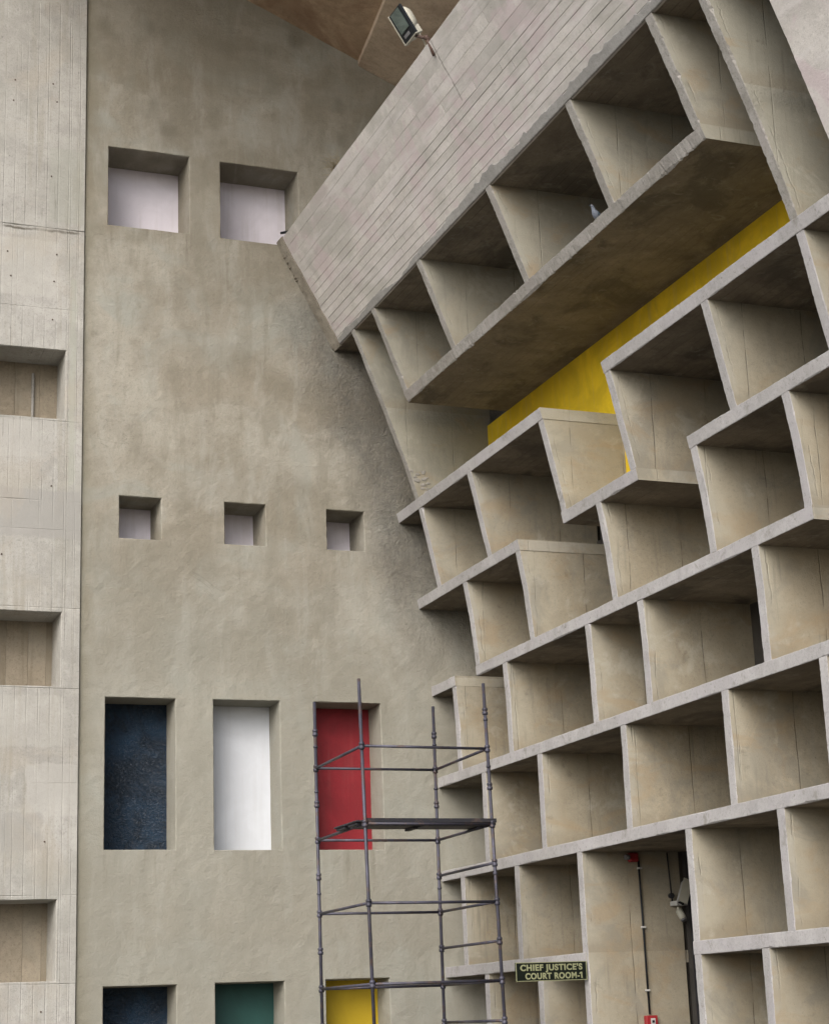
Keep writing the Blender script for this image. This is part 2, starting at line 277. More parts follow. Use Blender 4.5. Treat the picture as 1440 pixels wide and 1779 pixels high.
def paint(name, c, rough=0.6, var=0.12, bd=0.004, bs=30, metal=0.0, rust=None, spec=0.4, dist=0.0, streaks=0.0):
    k = NT(name); P = k.pos()
    n1 = k.noise(P, 1.6, 6, 0.6, 0.6); n2 = k.noise(P, bs, 4, 0.6, dist)
    cc = k.mix(k.math('MULTIPLY', k.mr(n1, 0.4, 0.7), 1.0), tuple(q * (1 - var) for q in c), tuple(min(1, q * (1 + var)) for q in c))
    if streaks:
        vs = k.noise(k.vm('MULTIPLY', P, (9.0, 9.0, 0.5)), 1.0, 5, 0.6)
        cc = k.mix(k.math('MULTIPLY', k.mr(vs, 0.5, 0.75), streaks), cc, (0.3, 0.27, 0.23))
    if rust:
        cc = k.mix(k.mr(k.noise(P, 7, 6, 0.7), 0.52, 0.62), cc, rust)
    k.L(cc, k.b.inputs['Base Color']); k.b.inputs['Roughness'].default_value = rough; k.b.inputs['Metallic'].default_value = metal
    k.b.inputs['Specular IOR Level'].default_value = spec
    k.L(k.bump(n2, 0.6, bd).outputs[0], k.b.inputs['Normal'])
    return k.m
M['inner'] = paint('inner_dark_wall', (0.06, 0.055, 0.05), 0.7, 0.2, 0.002)  # dark base colour put in to deepen the shade inside the cells
M['yellow'] = paint('yellow_paint', (0.70, 0.49, 0.012), 0.8, 0.14, 0.006, streaks=0.16)
M['p_white'] = paint('white_panel', (0.58, 0.61, 0.66), 0.7, 0.04, 0.003, streaks=0.12)
M['p_grey'] = paint('pale_lilac_panel', (0.66, 0.63, 0.70), 0.8, 0.06, 0.004, streaks=0.2)
M['p_red'] = paint('red_panel', (0.22, 0.012, 0.020), 0.6, 0.14, 0.008, streaks=0.05)
M['p_blue'] = paint('navy_panel', (0.007, 0.021, 0.042), 0.2, 0.4, 0.10, 20, spec=0.42, dist=1.5)
M['p_green'] = paint('green_panel', (0.015, 0.065, 0.058), 0.55, 0.1, 0.005)
M['p_yellow'] = paint('yellow_panel', (0.48, 0.34, 0.015), 0.6, 0.06, 0.005)
M['tube'] = paint('scaffold_steel', (0.062, 0.062, 0.085), 0.5, 0.35, 0.003, 60, 0.35, rust=(0.075, 0.055, 0.052))
M['plank'] = paint('deck_steel', (0.035, 0.036, 0.045), 0.6, 0.3, 0.004, 40, 0.3, rust=(0.07, 0.05, 0.045))
M['rust'] = paint('rusty_steel', (0.075, 0.045, 0.035), 0.8, 0.3, 0.005, 60)
M['dark'] = paint('dark_glazing', (0.008, 0.008, 0.011), 0.25, 0.2, 0.001)
M['frame'] = paint('dark_frame', (0.02, 0.02, 0.024), 0.5, 0.2, 0.001)
M['white_metal'] = paint('white_metal', (0.42, 0.42, 0.41), 0.45, 0.1, 0.001)
M['cream_metal'] = paint('cream_enamel', (0.38, 0.37, 0.31), 0.5, 0.12, 0.002)
M['black_metal'] = paint('black_metal', (0.012, 0.014, 0.017), 0.55, 0.2, 0.001, spec=0.2)
M['reflector'] = paint('bright_reflector', (0.13, 0.165, 0.155), 0.38, 0.6, 0.008, 6, 0.85)
M['grey_label'] = paint('grey_label', (0.16, 0.16, 0.17), 0.5, 0.2, 0.001)
M['alarm_red'] = paint('alarm_red', (0.25, 0.018, 0.022), 0.45, 0.1, 0.001)
M['sign_black'] = paint('sign_black', (0.006, 0.009, 0.006), 0.6, 0.2, 0.0005, spec=0.15)
M['sign_text'] = paint('sign_letters', (0.25, 0.26, 0.15), 0.5, 0.08, 0.001)
M['straw'] = paint('dry_straw', (0.36, 0.30, 0.17), 0.8, 0.2, 0.001)
M['feather'] = paint('pigeon_feathers', (0.13, 0.15, 0.19), 0.6, 0.35, 0.002, 40)
M['feather_dark'] = paint('pigeon_neck', (0.05, 0.07, 0.09), 0.4, 0.3, 0.002, 40)
M['beak'] = paint('pigeon_leg', (0.30, 0.12, 0.10), 0.6, 0.1, 0.001)

# ------------------------------------------------------------------ object helpers
def empty(name, loc, label, cat, group=None):
    o = bpy.data.objects.new(name, None); col.objects.link(o); o.location = loc; o.empty_display_size = 0.3
    o['label'] = label; o['category'] = cat
    if group: o['group'] = group
    return o
def origin_of(o):
    v = Vector((0, 0, 0))
    while o: v += Vector(o.location); o = o.parent
    return v
def link(name, me, mats, parent=None, label=None, kind=None, cat=None, loc=None):
    """me is given in world coordinates; the object's origin goes to the middle of its underside"""
    o = bpy.data.objects.new(name, me); col.objects.link(o)
    if len(me.vertices):
        xs = [v.co for v in me.vertices]
        org = loc or Vector(((min(v.x for v in xs) + max(v.x for v in xs)) / 2, (min(v.y for v in xs) + max(v.y for v in xs)) / 2, min(v.z for v in xs)))
        me.transform(Matrix.Translation(-Vector(org)))
        o.location = Vector(org) - (origin_of(parent) if parent else Vector((0, 0, 0)))
    if parent: o.parent = parent
    for q in (mats if isinstance(mats, (list, tuple)) else [mats]): me.materials.append(M[q])
    if label: o['label'] = label
    if kind: o['kind'] = kind
    if cat: o['category'] = cat
    return o
def from_bm(bm, smooth=False):
    me = bpy.data.meshes.new('mesh'); bmesh.ops.recalc_face_normals(bm, faces=bm.faces); bm.to_mesh(me); bm.free()
    if smooth:
        for p in me.polygons: p.use_smooth = True
    return me
def jit(p, amp, freq=5.0, seed=0.0):
    n = noise.noise_vector(Vector((p[0] * freq + seed, p[1] * freq - seed * 2, p[2] * freq + seed * 3)))
    return Vector(p) + n * amp
def loft(rings, caps=True, matf=None, smooth=False):
    bm = bmesh.new(); vs = [[bm.verts.new(p) for p in r] for r in rings]; n = len(rings[0])
    for a in range(len(rings) - 1):
        for i in range(n):
            f = bm.faces.new((vs[a][i], vs[a][(i + 1) % n], vs[a + 1][(i + 1) % n], vs[a + 1][i]))
            if matf: f.material_index = matf(i)
    if caps:
        bm.faces.new(vs[0][::-1]); bm.faces.new(vs[-1])
    return from_bm(bm, smooth)
def box(name, a, b, mats, parent=None, bevel=0.006, amp=0.0, **k):
    bm = bmesh.new(); bmesh.ops.create_cube(bm, size=1)
    for v in bm.verts: v.co = Vector([(a[i] + b[i]) / 2 + v.co[i] * (b[i] - a[i]) for i in range(3)])
    if bevel: bmesh.ops.bevel(bm, geom=list(bm.edges), offset=bevel, segments=1, affect='EDGES')
    if amp:
        for v in bm.verts: v.co = jit(v.co, amp)
    return link(name, from_bm(bm), mats, parent, **k)
def tube_me(p, q, r, n=10, bm=None):
    own = bm is None
    if own: bm = bmesh.new()
    p, q = Vector(p), Vector(q); d = (q - p).normalized(); u = d.orthogonal().normalized(); v = d.cross(u)
    ra = [bm.verts.new(p + (u * math.cos(6.2832 * i / n) + v * math.sin(6.2832 * i / n)) * r) for i in range(n)]
    rb = [bm.verts.new(q + (u * math.cos(6.2832 * i / n) + v * math.sin(6.2832 * i / n)) * r) for i in range(n)]
    for i in range(n): bm.faces.new((ra[i], ra[(i + 1) % n], rb[(i + 1) % n], rb[i])).smooth = True
    bm.faces.new(ra[::-1]); bm.faces.new(rb)
    if own:
        me = bpy.data.meshes.new('tube'); bmesh.ops.recalc_face_normals(bm, faces=bm.faces); bm.to_mesh(me); bm.free(); return me
def tube(name, p, q, r, mats, parent=None, n=10, **k): return link(name, tube_me(p, q, r, n), mats, parent, **k)
def frange(a, b, step):
    n = max(1, round(abs(b - a) / step)); return [a + (b - a) * i / n for i in range(n + 1)]

# ------------------------------------------------------------------ ground and roof
def roof_z(x):
    x = abs(x - 1) + 1
    return 18.43 - 0.417 * (x - 7.92) if x > 6 else 19.23 + 1.0425 * (1 - ((x - 1) / 5) ** 2)
bm = bmesh.new()
vs = [bm.verts.new(p) for p in ((-900, -900, 0), (900, -900, 0), (900, 900, 0), (-900, 900, 0))]; bm.faces.new(vs)
link('ground', from_bm(bm), 'ground', kind='structure')

roof = empty('roof_canopy', (4, 20, 17), 'arched concrete roof canopy with brown stained underside above the tall rendered wall', 'roof')
RX = frange(2.5, 12.5, 0.5)
rings = []
for y in frange(18.5, 27.45, 0.9):
    lo = [jit((x, y, roof_z(x)), 0.02, 1.2) for x in RX]; up = [Vector((x, y, roof_z(x) + 0.45)) for x in reversed(RX)]
    rings.append(lo + up)
link('vault', loft(rings), 'roof', roof)
# boarded strip that hangs a little below the vault, against the wall
bm_rings = []
for y in frange(20.5, 26.99, 0.4):
    xl = 9.885 - 0.11 * (26.99 - y)
    pts = [jit((x, y, roof_z(x) - 0.10), 0.012, 3) for x in (xl, xl + 0.4, 11.2)] + [Vector((11.2, y, roof_z(11.2) + 0.02)), Vector((xl, y, roof_z(xl) + 0.02))]
    bm_rings.append(pts)
link('soffit_panel', loft(bm_rings), 'roof_panel', roof, label='brown flat strip slightly lower than the vault behind the floodlight')

# ------------------------------------------------------------------ walls with recesses
def recessed_wall(name, x0, x1, z0, z1, y, holes, depth_back, mats, parent, step=0.11, amp=0.006, zclip=None, hg=(), vg=(), edge_amp=0.010, seed=0):
    """front face at y with rectangular recesses; hg / vg are joint lines cut into the face"""
    def lines(a, b, keys, grooves):
        ks = sorted(set([a, b] + [k for k in keys if a < k < b])); o = []
        for p, q in zip(ks, ks[1:]): o += frange(p, q, step)[:-1]
        o.append(b); extra = []
        for g, wd, dp in grooves: extra += [g - wd, g, g + wd]
        o = [v for v in o if v in ks or all(abs(v - e) > 0.02 for e in extra)]
        return sorted(set(o + [e for e in extra if a < e < b]))
    xs = lines(x0, x1, [h[0] for h in holes] + [h[1] for h in holes], vg)
    zs = lines(z0, z1, [h[2] for h in holes] + [h[3] for h in holes], hg)
    gx = {g: dp for g, wd, dp in vg}; gz = {g: dp for g, wd, dp in hg}
    bm = bmesh.new(); V = {}
    def on_edge(x, z):
        return any((abs(x - h[0]) < 1e-6 or abs(x - h[1]) < 1e-6) and h[2] - 1e-6 <= z <= h[3] + 1e-6 or (abs(z - h[2]) < 1e-6 or abs(z - h[3]) < 1e-6) and h[0] - 1e-6 <= x <= h[1] + 1e-6 for h in holes)
    def vert(i, j):
        if (i, j) not in V:
            x, z = xs[i], zs[j]
            p = Vector((x, y, z)); n1 = noise.noise(Vector((x * 0.9 + seed, z * 0.9, 3))); n2 = noise.noise(Vector((x * 7 + seed, z * 7, 9)))
            p.y += n1 * amp * 2 + n2 * amp + gx.get(x, 0) * max(0, 0.6 + noise.noise(Vector((x, z * 1.7, seed)))) + gz.get(z, 0) * max(0, 0.6 + noise.noise(Vector((x * 1.7, z, seed))))
            if on_edge(x, z):
                p.x += noise.noise(Vector((x * 9, z * 9, 1))) * edge_amp; p.z += noise.noise(Vector((x * 9, z * 9, 5))) * edge_amp
            if zclip: p.z = min(p.z, zclip(x) + 0.25)
            V[(i, j)] = bm.verts.new(p)
        return V[(i, j)]
    def hole_of(cx, cz): return next((h for h in holes if h[0] < cx < h[1] and h[2] < cz < h[3]), None)
    for i in range(len(xs) - 1):
        for j in range(len(zs) - 1):
            if hole_of((xs[i] + xs[i + 1]) / 2, (zs[j] + zs[j + 1]) / 2) is None:
                bm.faces.new((vert(i, j), vert(i + 1, j), vert(i + 1, j + 1), vert(i, j + 1)))
    for h in holes:
        i0, i1 = xs.index(h[0]), xs.index(h[1]); j0, j1 = zs.index(h[2]), zs.index(h[3]); c = ((h[0] + h[1]) / 2, (h[2] + h[3]) / 2)
        loop = [(i, j0) for i in range(i0, i1)] + [(i1, j) for j in range(j0, j1)] + [(i, j1) for i in range(i1, i0, -1)] + [(i0, j) for j in range(j1, j0, -1)]
        prev = [vert(*l) for l in loop]
        for dy, inset, am in ((0.018, 0.011, 0.004), (0.2, 0.014, 0.006), (h[4] * 0.62, 0.016, 0.006), (h[4] + 0.02, 0.018, 0.005)):
            cur = []
            for (ii, jj), pv in zip(loop, prev):
                x, z = xs[ii], zs[jj]
                sx = inset * (1 if ii == i0 else -1 if ii == i1 else 0); sz = inset * (1 if jj == j0 else -1 if jj == j1 else 0)
                cur.append(bm.verts.new(jit((x + sx, y + dy, z + sz), am, 4, seed)))
            for a in range(len(loop)):
                b = (a + 1) % len(loop); bm.faces.new((prev[a], prev[b], cur[b], cur[a]))
            prev = cur
    # closing faces round the back
    a = [(x0, z0), (x1, z0), (x1, z1), (x0, z1)]
    if zclip: a = [(x0, z0), (x1, z0)] + [(x, min(z1, zclip(x) + 0.25)) for x in reversed(frange(x0, x1, 0.5))]
    f = [bm.verts.new((x, y + 0.03, z)) for x, z in a]; b = [bm.verts.new((x, y + depth_back, z)) for x, z in a]
    for i in range(len(a)):
        j = (i + 1) % len(a); bm.faces.new((f[i], f[j], b[j], b[i]))
    bm.faces.new(b)
    me = bpy.data.meshes.new('mesh'); bm.to_mesh(me); bm.free()
    return link(name, me, mats, parent)

wall = empty('rendered_wall', (9, 27, 0), 'tall grey brown rendered wall with three rows of deep square and upright recesses', 'wall')
D1, D2, D3 = 0.74, 0.71, 0.55
holes = [(5.56, 6.909, 13.99, 15.372, D1), (7.408, 8.766, 13.986, 15.36, D1),
         (5.769, 6.443, 8.838, 9.524, D2), (7.43, 8.117, 8.836, 9.533, D2), (9.105, 9.757, 8.842, 9.518, D2),
         (5.575, 6.66, 4.135, 6.40, D3), (7.225, 8.29, 4.128, 6.405, D3), (8.83, 9.935, 4.127, 6.41, D3),
         (5.58, 6.667, 0.0, 2.222, D3), (7.222, 8.29, 0.0, 2.23, D3), (8.916, 9.947, 0.0, 2.235, D3)]
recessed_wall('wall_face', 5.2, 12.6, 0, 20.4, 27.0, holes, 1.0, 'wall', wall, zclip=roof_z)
pl = ['square pale lilac panel in the upper left recess', 'square pale lilac panel in the upper right recess cut by the sloping beam',
      'small pale panel in the leftmost small square recess', 'small pale panel in the middle small square recess', 'small pale panel in the rightmost small square recess',
      'glossy navy blue upright panel of the middle row', 'plain white upright panel of the middle row', 'deep red upright panel behind the scaffold',
      'glossy navy blue panel of the bottom row', 'dark green panel of the bottom row', 'yellow panel of the bottom row behind the scaffold']
pm = ['p_grey', 'p_grey', 'p_grey', 'p_grey', 'p_grey', 'p_blue', 'p_white', 'p_red', 'p_blue', 'p_green', 'p_yellow']
for h, l, mt in zip(holes, pl, pm):
    box('recess_panel', (h[0] - 0.03, 27 + h[4] - 0.01, max(0.01, h[2] - 0.03)), (h[1] + 0.03, 27 + h[4] + 0.05, h[3] + 0.03), mt, wall, label=l)
# bits lying on two of the sills
bm = bmesh.new()
for _ in range(9):
    x = random.uniform(7.9, 8.08); y = random.uniform(27.03, 27.3)
    r = bmesh.ops.create_icosphere(bm, subdivisions=1, radius=random.uniform(0.012, 0.026)); bmesh.ops.translate(bm, verts=r['verts'], vec=(x, y, 8.862))
link('rubble_crumbs', from_bm(bm), 'mortar', wall, kind='stuff')
tube('anchor_rod', (8.44, 26.99, 14.20), (8.53, 26.80, 14.16), 0.022, 'black_metal', wall)

pier = empty('concrete_pier', (1.5, 27, 0), 'pale board marked concrete pier left of the rendered wall with three deep niches', 'pier')
nh = [(3.25, 4.93, 10.65, 11.785, 0.7), (3.25, 4.92, 6.51, 7.645, 0.7), (3.25, 4.91, 2.30, 3.45, 0.7)]
recessed_wall('pier_face', -3.5, 5.184, 0, 20.4, 26.96, nh, 1.0, 'pier', pier, zclip=roof_z, step=0.15, amp=0.003,
              hg=[(13.80, 0.012, 0.025), (12.45, 0.008, 0.005), (10.62, 0.010, 0.010), (9.35, 0.012, 0.008), (8.9, 0.008, 0.006), (7.70, 0.010, 0.008), (6.49, 0.010, 0.012), (5.1, 0.008, 0.006), (3.50, 0.010, 0.010), (2.27, 0.010, 0.010)],
              vg=[(3.05, 0.009, 0.006), (4.965, 0.008, 0.008), (5.07, 0.008, 0.004), (4.15, 0.007, 0.003), (4.55, 0.007, 0.003), (3.7, 0.007, 0.003), (3.4, 0.007, 0.003), (4.77, 0.007, 0.003)], seed=4)
for n, h in enumerate(nh):
    x = h[0] - 0.02
    while x < h[1] - 0.02:
        wd = random.choice([0.27, 0.33, 0.38]); e = min(x + wd, h[1] + 0.02)
        dy = random.uniform(-0.004, 0.004)
        box('board_imprint', (x + 0.0008, 27.65 + dy, h[2] - 0.02), (e - 0.0008, 27.69 + dy, h[3] + 0.02), 'niche', pier, bevel=0.003, amp=0.001)
        x = e
for x in (3.95, 4.53):
    box('upright_rib', (x - 0.018, 27.60, 10.67), (x + 0.018, 27.66, 11.60), 'edge_old', pier, bevel=0.008, amp=0.005, label='thin pale rib on the back of the top niche')
bm = bmesh.new()
for z in (16.3, 15.95, 15.0, 14.65, 13.3, 12.95, 12.2, 10.0, 9.55, 8.5, 8.1, 5.9, 5.5, 4.6, 4.2, 1.9):
    for x in (3.98, 4.72):
        if random.random() < 0.3: continue
        x2 = x + random.uniform(-0.08, 0.08); z2 = z + random.uniform(-0.08, 0.08)
        r = bmesh.ops.create_cone(bm, cap_ends=True, segments=7, radius1=0.013, radius2=0.013, depth=0.012)
        bmesh.ops.rotate(bm, verts=r['verts'], matrix=Matrix.Rotation(R(90), 3, 'X')); bmesh.ops.translate(bm, verts=r['verts'], vec=(x2, 26.955, z2))
link('tie_hole', from_bm(bm), 'rust', pier, kind='stuff')

# ------------------------------------------------------------------ the curved sunbreak
PROF = [(0, 10.85), (5.24, 10.845), (6.0, 10.83), (6.69, 10.793), (7.4, 10.725), (8.10, 10.61), (8.65, 10.49), (9.07, 10.405), (9.51, 10.306), (9.915, 10.18), (10.565, 9.95), (10.955, 9.808), (11.17, 9.725), (11.73, 9.51), (12.27, 9.30), (13, 9.0)]
def PX(z):
    if z <= PROF[0][0]: return PROF[0][1]
    for (a, xa), (b, xb) in zip(PROF, PROF[1:]):
        if z <= b: return xa + (xb - xa) * (z - a) / (b - a)
    return PROF[-1][1]
sb = empty('sunbreak_facade', (11, 18, 0), 'curved grid of deep concrete shelves and upright fins flaring outwards at the top', 'sunbreak')
TS = 0.158; TF = 0.15
S = {-1: 0.92, 0: 2.36, 1: 3.797, 2: 5.243, 3: 6.69, 4: 8.103, 5: 9.513, 6: 10.95}
XB = 12.36
def chip(p, amt):
    v = noise.noise(Vector((p[0] * 2.2, p[1] * 2.2, p[2] * 2.2 + 7))) ; f = noise.noise(Vector((p[0] * 26, p[1] * 26, p[2] * 26)))
    return max(0, amt * (max(0, v - 0.12) * 3.0 + max(0, f - 0.1) * 2.2))
def shelf(z, y0, y1, xb, old=False):
    zt, zb = z, z - TS; rings = []
    for y in frange(y0, y1, 0.03):
        ca = 0.005 + chip((1, y, zt), 0.016 if old else 0.008); cb = 0.005 + chip((2, y, zb), 0.016 if old else 0.008)
        w = noise.noise(Vector((y * 0.6, z, 0))) * 0.006 + noise.noise(Vector((y * 11, z, 4))) * 0.0025
        wz = noise.noise(Vector((y * 0.5, z, 8))) * 0.005 + noise.noise(Vector((y * 11, z, 2))) * 0.002
        a, b = PX(zt), PX(zb)
        rings.append([(a + w + ca, y, zt + wz), (a + w, y, zt + wz - ca), (b + w, y, zb + wz + cb), (b + w + cb, y, zb + wz), (xb, y, zb), (xb, y, zt)])
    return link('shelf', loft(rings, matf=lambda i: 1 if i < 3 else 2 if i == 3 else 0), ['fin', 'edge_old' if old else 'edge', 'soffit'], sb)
Y0 = 26.995; YN = 9.0
for z, a, b, xb in [(S[-1], Y0, 22.08, XB), (S[-1], 19.31, YN, XB), (S[0], Y0, 22.12, XB), (S[0], 19.316, YN, XB), (S[1], Y0, YN, XB), (S[2], Y0, YN, XB),
                    (S[3], Y0, 26.004, XB), (S[3], 25.178, 15.995, XB), (S[3], 13.4, YN, XB), (S[4], Y0, 23.044, XB), (S[4], 21.606, 19.444, XB), (S[4], 18.156, YN, XB),
                    (S[5], Y0, 21.444, XB), (S[5], 19.606, YN, XB)]:
    shelf(z, a, b, xb)
shelf(S[6], 25.222, 15.972, 11.545, old=True); shelf(S[6], 12.0, YN, 11.545, old=True)
ZB7 = 12.245
def fin(y, z0, z1, xb=XB, t=TF, old=False, name='fin', mats=None):
    rings = []; sd = random.random() * 50; dist = []
    for z in frange(z0 - 0.004, z1 + 0.004, 0.03):
        x = PX(z) + 0.005; ca = 0.005 + chip((sd, y, z), 0.016 if old else 0.008); cb = 0.005 + chip((sd + 9, y, z), 0.015 if old else 0.007)
        w = noise.noise(Vector((sd, y, z * 4))) * 0.003; wy = noise.noise(Vector((sd, z * 0.8, 4))) * 0.006; w2 = noise.noise(Vector((sd, z * 11, 14))) * 0.002
        yn, yf = y - t + wy + w2, y + wy
        rings.append([(x + w + ca, yn, z), (x + w, yn + ca, z), (x + w, yf - cb, z), (x + w + cb, yf, z), (x + 0.3, y, z), (xb, y, z), (xb, y - t, z), (x + 0.3, y - t + wy * 0.7, z)])
        dist += [0.0, 0.0, 0.0, 0.0, 0.3, xb - x, xb - x, 0.3]
    me = loft(rings, matf=lambda i: 1 if i < 3 else 0)
    at = me.attributes.new('from_edge', 'FLOAT', 'POINT'); at.data.foreach_set('value', dist)
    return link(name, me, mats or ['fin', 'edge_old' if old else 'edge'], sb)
under = {k: v - TS for k, v in S.items()}
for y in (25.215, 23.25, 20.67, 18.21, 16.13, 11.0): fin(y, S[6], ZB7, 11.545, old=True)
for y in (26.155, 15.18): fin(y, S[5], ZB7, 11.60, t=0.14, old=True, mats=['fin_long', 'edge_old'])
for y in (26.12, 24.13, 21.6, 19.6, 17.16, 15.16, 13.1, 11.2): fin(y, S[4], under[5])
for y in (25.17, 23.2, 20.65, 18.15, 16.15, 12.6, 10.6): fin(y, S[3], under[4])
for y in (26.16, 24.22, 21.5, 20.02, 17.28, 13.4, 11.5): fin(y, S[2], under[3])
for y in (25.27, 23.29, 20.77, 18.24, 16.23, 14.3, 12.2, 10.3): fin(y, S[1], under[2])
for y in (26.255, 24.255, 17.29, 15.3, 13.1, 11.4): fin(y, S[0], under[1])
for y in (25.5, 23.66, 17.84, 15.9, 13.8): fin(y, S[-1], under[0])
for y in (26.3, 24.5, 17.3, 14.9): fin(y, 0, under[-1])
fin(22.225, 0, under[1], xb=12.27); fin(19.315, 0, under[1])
# broad pier at the near end
fin(14.17, S[5], ZB7, 11.6, t=1.75, name='broad_pier', mats=['fin', 'band'])
# broken concrete on the foot of the far long fin
bm = bmesh.new()
for i in range(26):
    z = 9.53 + random.random() ** 1.5 * 0.42; x = PX(z) + 0.03 + random.random() * 0.28
    r = bmesh.ops.create_icosphere(bm, subdivisions=1, radius=random.uniform(0.018, 0.045)); bmesh.ops.scale(bm, verts=r['verts'], vec=(1.3, 0.3, 0.7))
    bmesh.ops.translate(bm, verts=r['verts'], vec=(x, 26.012, z))
    for v in r['verts']: v.co = jit(v.co, 0.01, 30)
link('broken_concrete', from_bm(bm), 'edge_old', sb, kind='stuff')

# ------------------------------------------------------------------ walls behind the sunbreak
bw = empty('inner_wall', (12.5, 18, 0), 'wall coloured dark for shade, closing the cells behind the sunbreak', 'wall')
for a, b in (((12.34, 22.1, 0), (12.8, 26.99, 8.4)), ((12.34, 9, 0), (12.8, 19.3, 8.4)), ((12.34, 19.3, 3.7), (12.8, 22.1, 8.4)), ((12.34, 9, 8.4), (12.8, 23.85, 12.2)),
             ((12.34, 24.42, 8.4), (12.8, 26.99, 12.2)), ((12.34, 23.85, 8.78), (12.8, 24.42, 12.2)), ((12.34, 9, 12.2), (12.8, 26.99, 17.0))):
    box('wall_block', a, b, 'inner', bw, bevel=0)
yw = empty('yellow_wall', (11.6, 18, 8.62), 'bright yellow painted wall seen through the long gap in the sunbreak', 'wall')
box('painted_face', (11.552, 9.2, 9.515), (11.70, 26.985, 10.80), 'yellow', yw, bevel=0.0)
box('lower_face', (11.555, 19.605, 8.105), (11.70, 21.447, 9.514), 'yellow', yw, bevel=0)
dw = empty('dark_window', (12.4, 24.1, 8.4), 'small dark barred window deep behind the gap in the fourth shelf', 'window')
box('pane', (12.42, 23.85, 8.4), (12.44, 24.42, 8.78), 'dark', dw, bevel=0)
for y in (23.87, 24.05, 24.22, 24.4): box('bar', (12.37, y - 0.015, 8.4), (12.40, y + 0.015, 8.78), 'frame', dw, bevel=0.003)
gd = empty('glazed_door', (12.45, 20.7, 0), 'dark glazed door at the back of the tall doorway between two fins', 'door')
box('glass_pane', (12.44, 19.34, 0.05), (12.46, 22.06, 3.66), 'dark', gd, bevel=0)
for y in (19.36, 20.7, 22.04): box('frame_upright', (12.38, y - 0.035, 0), (12.43, y + 0.035, 3.66), 'frame', gd, bevel=0.004)
box('transom', (12.385, 19.4, 2.25), (12.425, 22.0, 2.32), 'frame', gd, bevel=0.004)

# ------------------------------------------------------------------ sloping parapet beam of cast boards
pb = empty('parapet_beam', (9.5, 18, 12.2), 'sloping board cast concrete parapet beam running over the sunbreak, tinged pink', 'beam')
T = Vector((8.396, 0, 14.015)); B = Vector((9.326, 0, 12.245)); ax = (B - T); LN = ax.length; axn = ax.normalized(); nrm = Vector((-axn.z, 0, axn.x)) * -1
if nrm.x > 0: nrm = -nrm
YE = 26.995
rings = []
for y in frange(YN, YE, 0.25):
    t0 = T - nrm * 0.002; b0 = B - nrm * 0.002
    wz = noise.noise(Vector((y * 0.8, 3, 3))) * 0.008
    rings.append([(t0.x, y, t0.z + wz), (b0.x, y, b0.z), (b0.x + 0.03, y, 12.243), (11.60, y, 12.243), (11.60, y, 12.45), (9.75, y, 12.45), (8.95, y, 14.12), (8.60, y, 14.16)])
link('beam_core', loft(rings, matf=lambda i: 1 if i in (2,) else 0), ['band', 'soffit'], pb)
# the board rows: each imprint is its own strip, joints a few mm wide and recessed
u = 0.0; row = 0
hts = [0.17, 0.16, 0.17, 0.16, 0.15, 0.115, 0.11, 0.115, 0.11, 0.11, 0.115, 0.11, 0.11, 0.105, 0.11]
sc = LN / sum(hts)
for row, hh in enumerate(hts):
    hh *= sc; y = 26.72 - random.uniform(0, 0.06)
    lower = row >= 5
    while y > YN:
        ln = random.uniform(2.2, 4.6) if lower else random.uniform(4.5, 8.0); ye = max(YN, y - ln)
        pr = random.uniform(0.0, 0.003) + (0.004 if lower else 0.001)
        gap = 0.0011 if lower else -0.0003
        rings = []
        for yy in frange(y - 0.003, ye + 0.003, 0.18):
            j = noise.noise(Vector((yy * 1.5, row, 1))) * 0.004
            r = []
            for uu, dn in ((u + gap + j, -0.009), (u + gap + 0.0022 + j, pr), (u + hh / 2, pr + 0.001), (u + hh - gap - 0.0022 + j, pr + (0.002 if lower else 0)), (u + hh - gap + j, -0.009)):
                p = T + axn * uu + nrm * dn; r.append(jit((p.x, yy, p.z), 0.0022, 9))
            rings.append(r)
        link('cast_board', loft(rings), 'band', pb)
        y = ye
    u += hh
# rough cement along the lower edge, with an uneven upper outline
rings = []
for y in frange(YN, 26.7, 0.05):
    hgt = 0.105 + 0.12 * noise.noise(Vector((y * 0.9, 1, 1))) + 0.035 * noise.noise(Vector((y * 5, 2, 1))) + 0.02 * noise.noise(Vector((y * 14, 2, 1)))
    hgt = max(0.03, hgt) * (1.25 if y < 22 else 0.8)
    r = []
    for uu, dn in ((LN - hgt, 0.008), (LN - hgt + 0.006, 0.0155), (LN - 0.010, 0.017), (LN + 0.003, 0.008), (LN + 0.004, -0.02)):
        p = T + axn * uu + nrm * dn; r.append(jit((p.x, y, p.z), 0.004, 9))
    rings.append(r)
link('cement_edging', loft(rings), 'patch', pb)
# fillet of mortar where the beam meets the rendered wall
rings = []
for uu in frange(-0.02, LN + 0.03, 0.05):
    wv = 0.23 + 0.03 * noise.noise(Vector((uu * 4, 5, 5))) + 0.05 * uu / LN
    c0 = T + axn * uu
    rings.append([jit((c0.x + nrm.x * d, yy, c0.z + nrm.z * d), 0.010, 9) for d, yy in ((-0.02, YE), (0.035, YE), (0.030, YE - wv * 0.5), (0.018, YE - wv), (-0.02, YE - wv))])
link('mortar_fillet', loft(rings), 'mortar', pb)
